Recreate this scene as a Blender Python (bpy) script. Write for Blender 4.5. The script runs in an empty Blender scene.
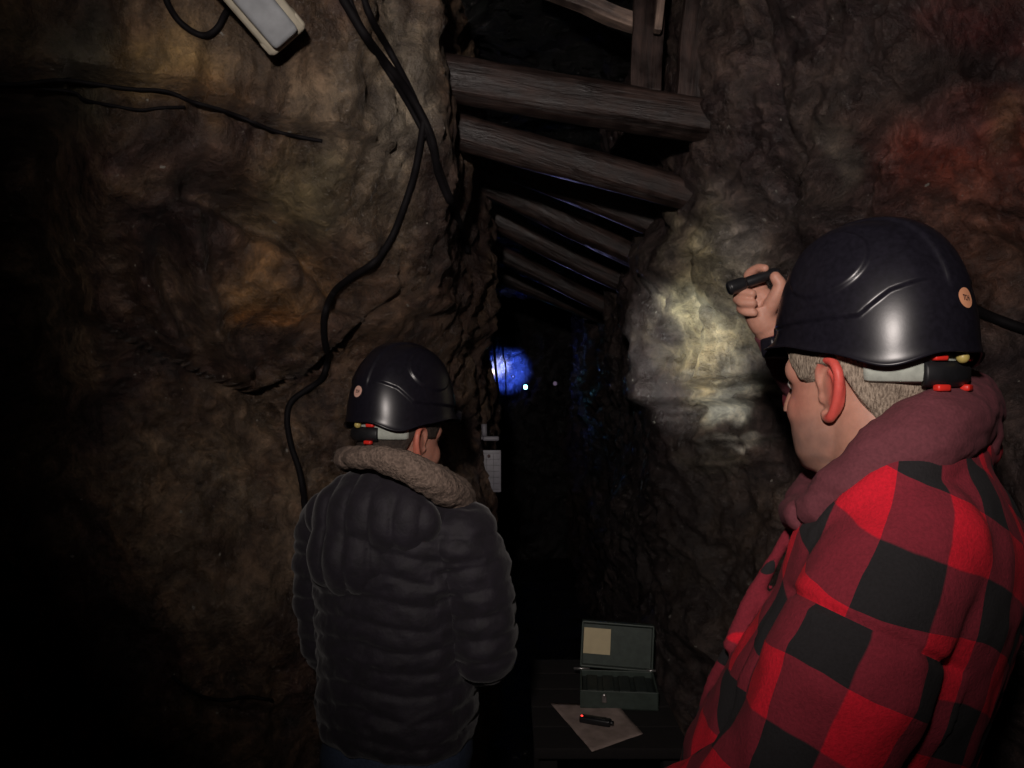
import bpy, bmesh, math, random
from mathutils import Vector, Matrix, noise, Euler
from mathutils.bvhtree import BVHTree
random.seed(7)
PI = math.pi
scn = bpy.context.scene
COL = scn.collection
V = Vector
CAM = V((0, 0, 1.62)); F = 750.0

def P(px, py, d):
    return V(((px-512)/F*d, d, CAM.z-(py-384)/F*d))
def sst(a, b, x):
    t = min(1, max(0, (x-a)/(b-a))) if a != b else float(x > a)
    return t*t*(3-2*t)
def lerp(a, b, t): return a+(b-a)*t
def interp(pts, x):
    if x <= pts[0][0]: return pts[0][1]
    for (a, va), (b, vb) in zip(pts, pts[1:]):
        if x <= b: return lerp(va, vb, (x-a)/(b-a))
    return pts[-1][1]

# ------------------------------------------------------------------ materials
class NT:
    def __init__(s, name):
        s.m = bpy.data.materials.new(name); s.m.use_nodes = True
        s.t = s.m.node_tree; s.b = s.t.nodes['Principled BSDF']
    def n(s, typ, **kw):
        nd = s.t.nodes.new(typ)
        for k, v in kw.items():
            if k[0] == '_': nd.inputs[k[1:].replace('_', ' ')].default_value = v
            else: setattr(nd, k, v)
        return nd
    def l(s, a, b): s.t.links.new(a, b)
    def noise(s, vec, scale, detail=4, rough=.55, dist=0):
        nd = s.n('ShaderNodeTexNoise'); nd.inputs['Scale'].default_value = scale
        nd.inputs['Detail'].default_value = detail; nd.inputs['Roughness'].default_value = rough
        nd.inputs['Distortion'].default_value = dist
        s.l(vec, nd.inputs['Vector']); return nd.outputs['Fac']
    def ramp(s, fac, stops, const=False):
        r = s.n('ShaderNodeValToRGB'); cr = r.color_ramp
        if const: cr.interpolation = 'CONSTANT'
        while len(cr.elements) < len(stops): cr.elements.new(0.5)
        for e, (p, c) in zip(cr.elements, stops):
            e.position = p; e.color = (*c, 1) if len(c) == 3 else c
        s.l(fac, r.inputs['Fac']); return r.outputs['Color']
    def math(s, op, a, b=None):
        m = s.n('ShaderNodeMath', operation=op)
        for i, x in enumerate((a, b)):
            if x is None: continue
            if isinstance(x, (int, float)): m.inputs[i].default_value = x
            else: s.l(x, m.inputs[i])
        return m.outputs[0]
    def mix(s, fac, a, b, mode='MIX'):
        m = s.n('ShaderNodeMix', data_type='RGBA', blend_type=mode)
        for sock, x in ((m.inputs[0], fac), (m.inputs[6], a), (m.inputs[7], b)):
            if isinstance(x, (int, float)): sock.default_value = x
            elif isinstance(x, tuple): sock.default_value = (*x, 1)
            else: s.l(x, sock)
        return m.outputs[2]
    def obj(s): return s.n('ShaderNodeTexCoord').outputs['Object']
    def bump(s, h, strength=.5, dist=.01, prev=None):
        b = s.n('ShaderNodeBump'); b.inputs['Strength'].default_value = strength
        b.inputs['Distance'].default_value = dist
        s.l(h, b.inputs['Height'])
        if prev is not None: s.l(prev, b.inputs['Normal'])
        return b.outputs['Normal']
    def set(s, color=None, rough=None, normal=None, **kw):
        for k, x in (('Base Color', color), ('Roughness', rough), ('Normal', normal)):
            if x is None: continue
            if isinstance(x, (int, float)): s.b.inputs[k].default_value = x
            elif isinstance(x, tuple): s.b.inputs[k].default_value = (*x, 1)
            else: s.l(x, s.b.inputs[k])
        for k, x in kw.items():
            k = k.replace('_', ' ')
            s.b.inputs[k].default_value = x
        return s.m

def simple(name, col, rough=.6, var=.25, scale=60, bump=.15, bd=.002, **kw):
    t = NT(name); o = t.obj()
    f = t.noise(o, scale, 5)
    c = t.ramp(f, [(.3, tuple(x*(1-var) for x in col)), (.7, tuple(min(1, x*(1+var)) for x in col))])
    nm = t.bump(f, bump, bd)
    return t.set(c, rough, nm, **kw)

def rock_material(name, tone):
    t = NT(name); o = t.obj()
    warp = t.noise(o, 2.2, 3)
    f1 = t.noise(o, 3.3, 12, .62, .6)
    f2 = t.noise(o, 11, 10, .7, .3)
    f3 = t.noise(o, 48, 6, .7)
    base = t.ramp(f1, tone)
    fine = t.ramp(f2, [(.34, (.16, .14, .16)), (.5, (.8, .75, .72)), (.66, (2.1, 1.9, 1.7))])
    c = t.mix(.85, base, fine, 'MULTIPLY')
    grain = t.ramp(f3, [(.34, (.5, .5, .5)), (.66, (1.5, 1.5, 1.5))])
    c = t.mix(.8, c, grain, 'MULTIPLY')
    st = t.n('ShaderNodeAttribute', attribute_name='stain_light')
    stm = t.mix(.75, st.outputs['Color'], fine, 'MULTIPLY')
    edge = t.math('MULTIPLY', st.outputs['Alpha'], t.math('ADD', t.math('MULTIPLY', f2, 1.5), .25))
    edge.node.use_clamp = True
    c = t.mix(edge, c, stm)
    fk = t.ramp(t.noise(o, 44, 2, .5), [(.735, (0, 0, 0)), (.76, (1, 1, 1))])
    c = t.mix(fk, c, (.34, .32, .28))  # pale mineral flecks that also paint in the wet sparkle
    # wetness
    wet = t.ramp(t.noise(o, 5.5, 6, .6), [(.42, (.22,)*3), (.62, (.6,)*3)])
    n1 = t.bump(f2, .9, .05)
    n2 = t.bump(f3, .8, .012, n1)
    f4 = t.noise(o, 170, 3, .6)
    n3 = t.bump(f4, .6, .004, n2)
    m = t.set(c, wet, n3, Specular_IOR_Level=.45)
    cw = t.ramp(t.noise(o, 4.0, 5, .6), [(.40, (0, 0, 0)), (.60, (.55, .55, .55))])
    t.l(cw, t.b.inputs['Coat Weight']); t.b.inputs['Coat Roughness'].default_value = .16
    n4 = t.bump(t.noise(o, 95, 4, .7), 1, .006, n1); t.l(n4, t.b.inputs['Coat Normal'])
    return m

M = {}
M['rock_l'] = rock_material('rock_left', [(.25, (.022, .015, .017)), (.42, (.065, .040, .034)), (.55, (.13, .088, .058)), (.68, (.19, .145, .10)), (.8, (.10, .058, .045))])
M['rock_r'] = rock_material('rock_right', [(.25, (.028, .02, .024)), (.45, (.065, .045, .045)), (.6, (.10, .075, .066)), (.75, (.15, .125, .10))])
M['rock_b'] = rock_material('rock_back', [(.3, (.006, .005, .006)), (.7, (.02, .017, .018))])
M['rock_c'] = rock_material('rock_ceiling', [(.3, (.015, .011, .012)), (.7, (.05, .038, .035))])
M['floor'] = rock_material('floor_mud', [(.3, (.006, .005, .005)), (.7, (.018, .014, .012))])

def wood_mat(name, a, b):
    t = NT(name); o = t.obj()
    mp = t.n('ShaderNodeMapping'); mp.inputs['Scale'].default_value = (1.6, 22, 22)
    t.l(o, mp.inputs['Vector'])
    f = t.noise(mp.outputs[0], 2.2, 8, .65, .4)
    g = t.noise(o, 14, 5)
    c = t.mix(.7, t.ramp(f, [(.3, a), (.7, b)]), t.ramp(g, [(.38, (.15, .13, .13)), (.68, (1.5, 1.35, 1.2))]), 'MULTIPLY')
    rg = t.ramp(g, [(.35, (.3,)*3), (.6, (.6,)*3)])
    return t.set(c, rg, t.bump(f, .7, .012))
M['wood'] = wood_mat('wet_timber', (.009, .006, .006), (.055, .034, .030))
M['wood_pale'] = wood_mat('pale_split_timber', (.10, .075, .07), (.34, .26, .22))
M['bench'] = simple('bench_wood', (.008, .006, .006), .9)
M['cable'] = simple('cable_rubber', (.006, .005, .006), .7, Specular_IOR_Level=.15)
M['cable_brown'] = simple('cable_dirty', (.022, .016, .014), .5)
M['lamp_case'] = simple('lamp_case', (.50, .46, .36), .5, .2, 30)
M['lamp_glass'] = simple('lamp_diffuser', (.36, .38, .40), .25, .15, 30, .05)
M['clear_steel'] = simple('screw', (.3, .3, .28), .4, Metallic=.8)
M['helmet'] = simple('helmet_shell', (.010, .009, .014), .31, .25, 120, .08, .0006, Specular_IOR_Level=.36)
M['helmet_trim'] = simple('helmet_trim', (.01, .01, .012), .5)
M['liner'] = simple('helmet_liner', (.40, .43, .38), .8, .15, 90)
M['red_plastic'] = simple('red_clip', (.75, .03, .02), .4, .1)
M['brass'] = simple('yellow_knob', (.5, .4, .12), .4, .1)
M['sticker'] = simple('sticker_peach', (.78, .36, .20), .5, .08)
M['sticker_pale'] = simple('sticker_pale', (.75, .45, .36), .5, .08)
M['ink'] = simple('sticker_ink', (.06, .03, .03), .6)
M['torch'] = simple('torch_metal', (.012, .012, .014), .35, .2)
M['fleece'] = simple('fleece', (.20, .145, .115), .95, .45, 160, 1, .006)
M['hoodie'] = simple('maroon_hoodie', (.15, .036, .048), .9, .18, 220, .5, .002)
M['jeans'] = simple('jeans', (.035, .05, .09), .85, .3, 200)
M['trousers'] = simple('dark_trousers', (.02, .02, .024), .85)
M['boot'] = simple('boot_rubber', (.015, .013, .012), .5)
M['case_green'] = simple('case_green', (.045, .062, .052), .5, .2, 50)
M['case_dark'] = simple('case_inside', (.02, .028, .026), .6)
M['label_paper'] = simple('label_paper', (.62, .52, .32), .7, .06, 40, .05)
M['paper'] = simple('damp_paper', (.34, .26, .23), .8, .25, 25, .3)
M['sign'] = simple('sign_grey', (.17, .165, .19), .5, .15, 30)
M['sign_line'] = simple('sign_lines', (.10, .10, .11), .6)
M['eye'] = simple('eye_white', (.7, .66, .62), .2, .05)
M['shirt'] = simple('dark_shirt', (.02, .015, .018), .9)
M['latch'] = simple('latch_steel', (.45, .43, .42), .3, .1, Metallic=.8)

def puffer_mat():
    t = NT('puffer_nylon'); o = t.obj()
    f = t.noise(o, 35, 5)
    c = t.ramp(f, [(.3, (.006, .004, .008)), (.7, (.013, .009, .017))])
    return t.set(c, .72, t.bump(f, .5, .006), Sheen_Weight=.15)
M['puffer'] = puffer_mat()

def hair_mat(name, a, b):
    t = NT(name); o = t.obj()
    mp = t.n('ShaderNodeMapping'); mp.inputs['Scale'].default_value = (1, 1, .28)
    t.l(o, mp.inputs['Vector'])
    f = t.noise(mp.outputs[0], 420, 3, .6)
    g = t.noise(o, 40, 3)
    c = t.mix(.6, t.ramp(f, [(.35, a), (.65, b)]), t.ramp(g, [(.3, (.7,)*3), (.7, (1.25,)*3)]), 'MULTIPLY')
    return t.set(c, .75, t.bump(f, 1, .003))
M['hair_grey'] = hair_mat('hair_grey', (.13, .095, .07), (.42, .34, .26))
M['hair_dark'] = hair_mat('hair_dark', (.02, .013, .010), (.06, .04, .03))

def skin_mat():
    t = NT('skin'); o = t.obj()
    at = t.n('ShaderNodeAttribute', attribute_name='tint')
    f = t.noise(o, 90, 5)
    c = t.mix(.5, at.outputs['Color'], t.ramp(f, [(.3, (.8, .76, .76)), (.7, (1.12, 1.1, 1.1))]), 'MULTIPLY')
    m = t.set(c, .55, t.bump(t.noise(o, 260, 3), .3, .001))
    t.b.inputs['Subsurface Weight'].default_value = .12
    t.b.inputs['Subsurface Radius'].default_value = (.012, .004, .002)
    t.b.inputs['Subsurface Scale'].default_value = 1
    return m
M['skin'] = skin_mat()

def plaid_mat(cell=.076):
    t = NT('buffalo_check'); o = t.obj()
    at = t.n('ShaderNodeAttribute', attribute_name='pat')
    wob = t.n('ShaderNodeTexNoise'); wob.inputs['Scale'].default_value = 12; wob.inputs['Detail'].default_value = 2
    t.l(o, wob.inputs['Vector'])
    vm = t.n('ShaderNodeVectorMath', operation='MULTIPLY_ADD')
    t.l(wob.outputs['Color'], vm.inputs[0]); vm.inputs[1].default_value = (.012, .012, 0)
    t.l(at.outputs['Vector'], vm.inputs[2])
    sp = t.n('ShaderNodeSeparateXYZ'); t.l(vm.outputs[0], sp.inputs[0])
    def band(x):
        m = t.math('FLOORED_MODULO', t.math('DIVIDE', x, cell), 2.0)
        # soft-edged band, dark between 1 and 2
        s = t.math('MULTIPLY', t.math('SUBTRACT', m, 1.0), 30.0); s.node.use_clamp = True
        return s
    sm = t.math('MULTIPLY', t.math('ADD', band(sp.outputs['X']), band(sp.outputs['Y'])), .5)
    c = t.ramp(sm, [(0, (.74, .008, .028)), (.5, (.25, .018, .034)), (1, (.018, .016, .018))])
    fz = t.noise(o, 240, 4, .7)
    c = t.mix(.6, c, t.ramp(fz, [(.3, (.65,)*3), (.7, (1.3,)*3)]), 'MULTIPLY')
    return t.set(c, .95, t.bump(fz, .6, .003), Sheen_Weight=.0)
M['plaid'] = plaid_mat()

def emis(name, col, st):
    t = NT(name); t.set((0, 0, 0), .5)
    t.b.inputs['Emission Color'].default_value = (*col, 1); t.b.inputs['Emission Strength'].default_value = st
    return t.m
M['led_red'] = emis('led_red', (1, .04, .03), 3)
M['led_cyan'] = emis('led_cyan', (.25, .85, 1), 12)
M['led_blue'] = emis('led_blue', (.25, .3, 1), 2)
M['led_dim'] = emis('led_violet', (.35, .25, .4), .25)

# ------------------------------------------------------------------ mesh helpers
def link(name, me, mats=None, parent=None, smooth=True):
    o = bpy.data.objects.new(name, me); COL.objects.link(o)
    if mats is not None:
        for m in (mats if isinstance(mats, (list, tuple)) else [mats]): me.materials.append(m)
    if smooth:
        for p in me.polygons: p.use_smooth = True
    if parent is not None: o.parent = parent
    return o
def from_bm(name, bm, mats=None, parent=None, smooth=True):
    bmesh.ops.recalc_face_normals(bm, faces=bm.faces)
    me = bpy.data.meshes.new(name); bm.to_mesh(me); bm.free()
    return link(name, me, mats, parent, smooth)
def tag(o, label=None, cat=None, group=None, kind=None):
    if label: o['label'] = label
    if cat: o['category'] = cat
    if group: o['group'] = group
    if kind: o['kind'] = kind
    return o
def empty(name, loc=(0, 0, 0)):
    o = bpy.data.objects.new(name, None); COL.objects.link(o); o.location = loc
    o.empty_display_size = .1
    return o
def set_parent(c, root):
    c.parent = root; c.matrix_parent_inverse = Matrix.Translation(root.location).inverted()
    return c

def ell(bm, c, r, rot=None, seg=24, mi=0):
    res = bmesh.ops.create_uvsphere(bm, u_segments=seg, v_segments=max(8, seg//2+2), radius=1)
    mt = Matrix.Translation(V(c)) @ (rot.to_4x4() if rot else Matrix()) @ Matrix.Diagonal((*r, 1))
    bmesh.ops.transform(bm, matrix=mt, verts=res['verts'])
    if mi:
        for v in res['verts']:
            for f in v.link_faces: f.material_index = mi
    return res['verts']
def box(bm, c, s, rot=None, bev=0, mi=0, seg=2):
    b2 = bmesh.new()
    bmesh.ops.create_cube(b2, size=1)
    bmesh.ops.transform(b2, matrix=Matrix.Diagonal((*s, 1)), verts=b2.verts)
    if bev: bmesh.ops.bevel(b2, geom=b2.edges[:], offset=bev, segments=seg, affect='EDGES', profile=.6)
    bmesh.ops.transform(b2, matrix=Matrix.Translation(V(c)) @ (rot.to_4x4() if rot else Matrix()), verts=b2.verts)
    vm = [bm.verts.new(v.co) for v in b2.verts]
    b2.verts.index_update()
    for f in b2.faces:
        nf = bm.faces.new([vm[v.index] for v in f.verts]); nf.material_index = mi
    b2.free()
    return vm
def catmull(pts, n=8):
    pts = [V(p) for p in pts]
    if len(pts) < 3: return [pts[0].lerp(pts[-1], i/n) for i in range(n+1)]
    q = [pts[0]*2-pts[1]]+pts+[pts[-1]*2-pts[-2]]
    out = []
    for i in range(1, len(q)-2):
        p0, p1, p2, p3 = q[i-1:i+3]
        for k in range(n):
            t = k/n
            out.append(.5*((2*p1)+(p2-p0)*t+(2*p0-5*p1+4*p2-p3)*t*t+(3*p1-p0-3*p2+p3)*t**3))
    out.append(pts[-1]); return out
def tube(bm, pts, r, seg=12, n=6, flat=1.0, cap=True, disp=None, mi=0, smooth_path=True, up=None):
    """r: number or list per control point; flat scales along the frame's second axis"""
    cp = catmull(pts, n) if smooth_path else [V(p) for p in pts]
    m = len(cp)
    if isinstance(r, (int, float)): rr = [r]*m
    else:
        k = len(r)-1
        rr = [lerp(r[min(k-1, int(i/(m-1)*k))], r[min(k, int(i/(m-1)*k)+1)], i/(m-1)*k-min(k-1, int(i/(m-1)*k))) for i in range(m)]
    rings = []; ref = None
    for i, p in enumerate(cp):
        t = (cp[min(m-1, i+1)]-cp[max(0, i-1)]).normalized()
        if ref is None:
            ref = V(up) if up else (V((0, 0, 1)) if abs(t.z) < .9 else V((1, 0, 0)))
        b = t.cross(ref).normalized(); a = b.cross(t).normalized(); ref = a
        ring = []
        for j in range(seg):
            th = 2*PI*j/seg
            rad = rr[i]
            if disp: rad *= disp(i/(m-1), th, p)
            ring.append(bm.verts.new(p+(b*math.cos(th)+a*math.sin(th)*flat)*rad))
        rings.append(ring)
    for a, b in zip(rings, rings[1:]):
        for j in range(seg):
            f = bm.faces.new((a[j], a[(j+1) % seg], b[(j+1) % seg], b[j])); f.material_index = mi
    if cap:
        for ring, pt, sg in ((rings[0], cp[0], 1), (rings[-1], cp[-1], -1)):
            f = bm.faces.new(ring); f.material_index = mi
    return rings
def capsule(bm, pts, r, seg=14, n=5, flat=1.0):
    tube(bm, pts, r, seg, n, flat)
    rs = r if isinstance(r, (list, tuple)) else [r, r]
    ell(bm, pts[0], (rs[0],)*3, seg=seg); ell(bm, pts[-1], (rs[-1],)*3, seg=seg)
def loft(bm, rings, seg=40, ex=2.3, T=Matrix()):
    """rings: (z, cx, cy, rx, ry)"""
    R = []
    for (z, cx, cy, rx, ry) in rings:
        ring = []
        for j in range(seg):
            th = 2*PI*j/seg; c, s = math.cos(th), math.sin(th)
            x = abs(c)**(2/ex)*(1 if c >= 0 else -1)*rx+cx
            y = abs(s)**(2/ex)*(1 if s >= 0 else -1)*ry+cy
            ring.append(bm.verts.new(T @ V((x, y, z))))
        R.append(ring)
    for a, b in zip(R, R[1:]):
        for j in range(seg): bm.faces.new((a[j], a[(j+1) % seg], b[(j+1) % seg], b[j]))
    bm.faces.new(R[0]); bm.faces.new(R[-1])
def fuse(bm, voxel, smooth=6, factor=.5):
    bmesh.ops.recalc_face_normals(bm, faces=bm.faces)
    me = bpy.data.meshes.new('tmp'); bm.to_mesh(me); bm.free()
    o = bpy.data.objects.new('tmp', me); COL.objects.link(o)
    md = o.modifiers.new('r', 'REMESH'); md.mode = 'VOXEL'; md.voxel_size = voxel; md.adaptivity = 0
    if smooth:
        sm = o.modifiers.new('s', 'SMOOTH'); sm.factor = factor; sm.iterations = smooth
    dg = bpy.context.evaluated_depsgraph_get()
    out = bpy.data.meshes.new_from_object(o.evaluated_get(dg))
    bpy.data.objects.remove(o)
    out.materials.clear()
    return out
def displace(me, fn):
    ns = [v.normal.copy() for v in me.vertices]
    for v, n in zip(me.vertices, ns): v.co = v.co+n*fn(v.co, n)
    me.update()
def color_attr(me, name, fn):
    at = me.attributes.new(name, 'FLOAT_COLOR', 'POINT')
    flat = []
    for v in me.vertices: flat.extend(fn(v.co))
    at.data.foreach_set('color', flat)
def corner_attr(me, name, fn):
    at = me.attributes.new(name, 'FLOAT_VECTOR', 'CORNER')
    flat = []
    for p in me.polygons:
        c = p.center
        for vi in p.vertices: flat.extend(fn(me.vertices[vi].co, c))
    at.data.foreach_set('vector', flat)
def vec_attr(me, name, fn):
    at = me.attributes.new(name, 'FLOAT_VECTOR', 'POINT')
    flat = []
    for v in me.vertices: flat.extend(fn(v.co))
    at.data.foreach_set('vector', flat)

# ------------------------------------------------------------------ the passage
def fbm(p, oct=5, g=.5, l=2.1):
    s = 0; a = 1
    for i in range(oct):
        s += a*noise.noise(p); p = p*l+V((3.1, 7.7, 1.3)); a *= g
    return s
def ridge(p, oct=4):
    s = 0; a = 1
    for i in range(oct):
        s += a*(1-2*abs(noise.noise(p))); p = p*2.13+V((5.1, 1.7, 9.3)); a *= .5
    return s
def seg_dist(poly, x, y):
    """distance to a polyline, signed side (positive = below it), x extent weight"""
    best = 1e9; sd = 0
    for (x0, y0), (x1, y1) in zip(poly, poly[1:]):
        dx, dy = x1-x0, y1-y0
        t = max(0, min(1, ((x-x0)*dx+(y-y0)*dy)/(dx*dx+dy*dy)))
        ex, ey = x-(x0+t*dx), y-(y0+t*dy)
        d = math.hypot(ex, ey)
        if d < best: best = d; sd = 1 if dx*ey-dy*ex > 0 else -1
    return best, sd

def left_features(px, py):
    s = 0
    # ledge carrying the strings: hollow below it
    d, sd = seg_dist([(-60, 84), (80, 86), (130, 93), (190, 108), (250, 126), (320, 144)], px, py)
    if sd > 0: s -= .05*math.exp(-d/26)
    else: s += .03*math.exp(-d/30)
    # deep hollow at the far left
    s -= .42*sst(110, 20, px)*sst(80, 110, py)*sst(620, 300, py)
    # arched overhang above the ochre face
    d, sd = seg_dist([(190, 190), (235, 205), (285, 232), (315, 270), (335, 300)], px, py)
    s -= .13*math.exp(-(d/18)**2)
    s += .07*math.exp(-(((px-268)/38)**2+((py-298)/45)**2))
    # ribs
    d, sd = seg_dist([(135, 240), (142, 290), (165, 330), (180, 350)], px, py)
    s += (.075 if sd > 0 else .06)*math.exp(-(d/10)**2)
    d, sd = seg_dist([(180, 225), (192, 290), (205, 335), (235, 372)], px, py)
    s += .09*math.exp(-(d/11)**2)
    d, sd = seg_dist([(160, 235), (168, 290), (186, 335)], px, py)
    s -= .07*math.exp(-(d/10)**2)
    # hollow below the ribs
    d, sd = seg_dist([(120, 335), (190, 368), (250, 392), (300, 372), (330, 340)], px, py)
    if sd > 0: s -= .07*math.exp(-d/45)
    else: s += .02*math.exp(-d/20)
    # lower boss
    s += .07*math.exp(-(((px-225)/70)**2+((py-590)/110)**2))
    d, sd = seg_dist([(170, 675), (200, 695), (235, 700), (275, 700)], px, py)
    s -= .03*math.exp(-(d/6)**2)
    # vertical rib near the bundle
    s += .05*math.exp(-((px-395-(py-100)*.12)/26)**2)*sst(360, 200, py)
    return s
def right_features(px, py):
    s = 0
    d, sd = seg_dist([(770, -20), (778, 50), (788, 105), (806, 150), (820, 172)], px, py)
    s -= .05*math.exp(-(d/7)**2)
    d, sd = seg_dist([(1030, 60), (960, 95), (900, 130), (868, 210)], px, py)
    s -= .05*math.exp(-(d/14)**2)
    d, sd = seg_dist([(848, 130), (838, 170), (825, 230)], px, py)
    s += .04*math.exp(-(d/14)**2)
    # crack and ledges on the wet face
    d, sd = seg_dist([(716, 260), (713, 300), (716, 350), (711, 410)], px, py)
    s -= .05*math.exp(-(d/4)**2)
    s += .07*sst(655, 672, px)*sst(820, 760, px)*sst(225, 260, py)*sst(410, 395, py)
    for yy, a in ((382, .05), (397, .035), (436, .045), (460, .03)):
        s += a*math.exp(-((py-yy-(px-740)*-.06)/4.5)**2)*sst(700, 716, px)*sst(800, 770, px)
    d, sd = seg_dist([(664, 280), (668, 320), (678, 370), (690, 420)], px, py)
    s += .03*math.exp(-(d/7)**2)
    return s

def wall(name, plan, zmax, over, feats, mat, side, stain_light_set, ns=520, nz=330, seed=0, amp=1):
    cp = catmull([V((x, y, 0)) for x, y in plan], 40)
    L = [0]
    for a, b in zip(cp, cp[1:]): L.append(L[-1]+(b-a).length)
    # denser sampling where the camera looks closely
    bm = bmesh.new()
    dens = [(0, 0), (.05, .10), (.85, .58), (1, 1)]
    tot = L[-1]; pts = []
    j = 0
    for i in range(ns+1):
        u_ = i/ns; s = tot*(u_ if True else 0)
        s = tot*interp(dens, u_)
        while j < len(L)-2 and L[j+1] < s: j += 1
        t = (s-L[j])/max(1e-9, L[j+1]-L[j])
        p = cp[j].lerp(cp[j+1], t); tg = (cp[j+1]-cp[j]).normalized()
        pts.append((p, V((tg.y, -tg.x, 0))*side))
    grid = []
    for i in range(ns+1):
        p, n = pts[i]
        row = []
        for k in range(nz+1):
            z = -.15+(zmax+.15)*k/nz
            q = V((p.x, p.y, z)); dy, dx = over(z, p)
            q.y += dy; q.x += dx
            o = V((seed, seed*2, 0))
            warp = V((noise.noise(q*1.3+o), noise.noise(q*1.3+o+V((9, 0, 0))), noise.noise(q*1.3+o+V((0, 9, 0)))))*.35
            w = q+warp
            h = .10*noise.noise(w*1.5+o)+.06*ridge(V((w.x*2.4, w.y*2.4, w.z*1.6))+o, 5)*.7+.024*fbm(w*9+o, 4)+.05*abs(noise.noise(V((w.x*5, w.y*5, w.z*3))+o))+.014*ridge(w*11+o, 3)+.010*ridge(V((w.x*13, w.y*13, w.z*4))+o, 3)
            px = 512+F*q.x/max(.3, q.y); py = 384-F*(q.z-CAM.z)/max(.3, q.y)
            f = feats(px, py) if q.y > .5 else 0
            q = q+n*(h*amp+f)
            row.append(bm.verts.new(q))
        grid.append(row)
    for a, b in zip(grid, grid[1:]):
        for k in range(nz): bm.faces.new((a[k], b[k], b[k+1], a[k+1]))
    me = bpy.data.meshes.new(name)
    bm.to_mesh(me); bm.free()
    me.update()
    def st(co):
        px = 512+F*co.x/max(.3, co.y); py = 384-F*(co.z-CAM.z)/max(.3, co.y)
        wx = px+28*noise.noise(co*7)+14*noise.noise(co*19); wy = py+28*noise.noise(co*7+V((4, 4, 4)))+14*noise.noise(co*19+V((4, 4, 4)))
        acc = V((0, 0, 0)); ws = 0; al = 0
        if co.y > .3:
            for (cx, cy, rx, ry, col, a) in stain_light_set:
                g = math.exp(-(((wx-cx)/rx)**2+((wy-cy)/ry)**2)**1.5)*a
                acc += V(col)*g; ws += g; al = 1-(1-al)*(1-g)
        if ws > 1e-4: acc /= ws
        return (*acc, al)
    color_attr(me, 'stain_light', st)
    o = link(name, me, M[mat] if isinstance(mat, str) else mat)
    tag(o, kind='structure')
    return o

LW_PLAN = [(-1.9, -1.2), (-1.95, .2), (-1.75, 1.1), (-1.2, 1.75), (-.72, 2.08), (-.36, 2.36), (-.2, 2.75), (-.205, 3.3), (-.26, 4.3), (-.40, 5.4), (-.5, 6.6), (-.7, 8.2)]
RW_PLAN = [(1.6, -1.2), (1.6, .4), (1.45, 1.2), (1.2, 1.85), (.86, 2.28), (.61, 2.55), (.56, 2.9), (.58, 3.6), (.62, 4.6), (.62, 6.0), (.6, 8.2)]
def over_l(z, p):
    w = sst(-.17, -.45, p.x)
    return (-.62*sst(1.45, 2.35, z)*lerp(.75, 1, w)*sst(3.2, 2.5, p.y), .0)
def over_r(z, p):
    return (-.62*sst(1.7, 2.35, z)*sst(3.3, 2.6, p.y)*lerp(1, .35, sst(.8, 1.3, p.x)), -.02*sst(2.1, 2.7, z))
OCH = (.26, .14, .05); GRY = (.24, .225, .19); GRN = (.07, .075, .055); RED = (.22, .045, .03); PALE = (.32, .29, .22); DRK = (.03, .022, .024)
YEL = (.27, .2, .09)
L_ST = [(268, 290, 48, 42, (.30, .17, .07), .8), (265, 318, 30, 16, (.5, .20, .06), .7), (160, 62, 60, 32, (.36, .25, .11), .75), (215, 95, 45, 20, OCH, .6), (400, 90, 40, 100, (.36, .32, .25), .85),  # tall pale patch by the cable bundle paints the lamplit rock brighter
        (350, 90, 40, 60, (.26, .21, .15), .6), (85, 60, 26, 60, GRN, .8), (235, 30, 60, 40, (.28, .21, .14), .6), (300, 190, 45, 40, (.2, .17, .08), .5), (190, 150, 70, 30, (.1, .06, .05), .5),
        (330, 175, 30, 40, (.2, .18, .12), .5), (375, 200, 26, 60, (.16, .13, .09), .5), (20, 40, 50, 30, (.09, .08, .04), .5), (400, 330, 60, 60, (.13, .08, .05), .5),
        (455, 260, 30, 120, (.05, .03, .026), .8), (230, 570, 60, 70, (.10, .07, .05), .5), (290, 550, 24, 40, (.16, .13, .10), .4)]
R_ST = [(715, 300, 48, 78, (.46, .44, .34), .95), (745, 392, 36, 13, (.85, .85, .75), .95), (740, 437, 34, 6, (.75, .75, .66), .9), (690, 290, 22, 60, (.42, .37, .18), .6), (745, 250, 24, 60, (.28, .26, .27), .6), (705, 355, 30, 40, (.36, .26, .10), .6),  # near-white ledge strips paint wet highlights into the rock colour
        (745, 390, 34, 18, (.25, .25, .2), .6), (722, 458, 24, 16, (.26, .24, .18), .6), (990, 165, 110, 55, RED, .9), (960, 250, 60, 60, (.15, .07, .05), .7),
        (1000, 230, 40, 70, (.18, .1, .07), .6), (985, 20, 70, 30, (.13, .03, .03), .6), (840, 165, 16, 40, GRY, .6), (900, 60, 70, 50, (.07, .05, .045), .5),
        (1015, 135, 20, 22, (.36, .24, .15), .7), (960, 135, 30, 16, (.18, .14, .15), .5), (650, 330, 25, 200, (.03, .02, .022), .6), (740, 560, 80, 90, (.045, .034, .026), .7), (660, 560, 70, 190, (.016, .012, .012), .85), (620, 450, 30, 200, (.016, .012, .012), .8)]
wl = wall('wall_left', LW_PLAN, 3.0, over_l, left_features, 'rock_l', 1, L_ST, seed=3)
wr = wall('wall_right', RW_PLAN, 3.0, over_r, right_features, 'rock_r', -1, R_ST, seed=11)

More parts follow.
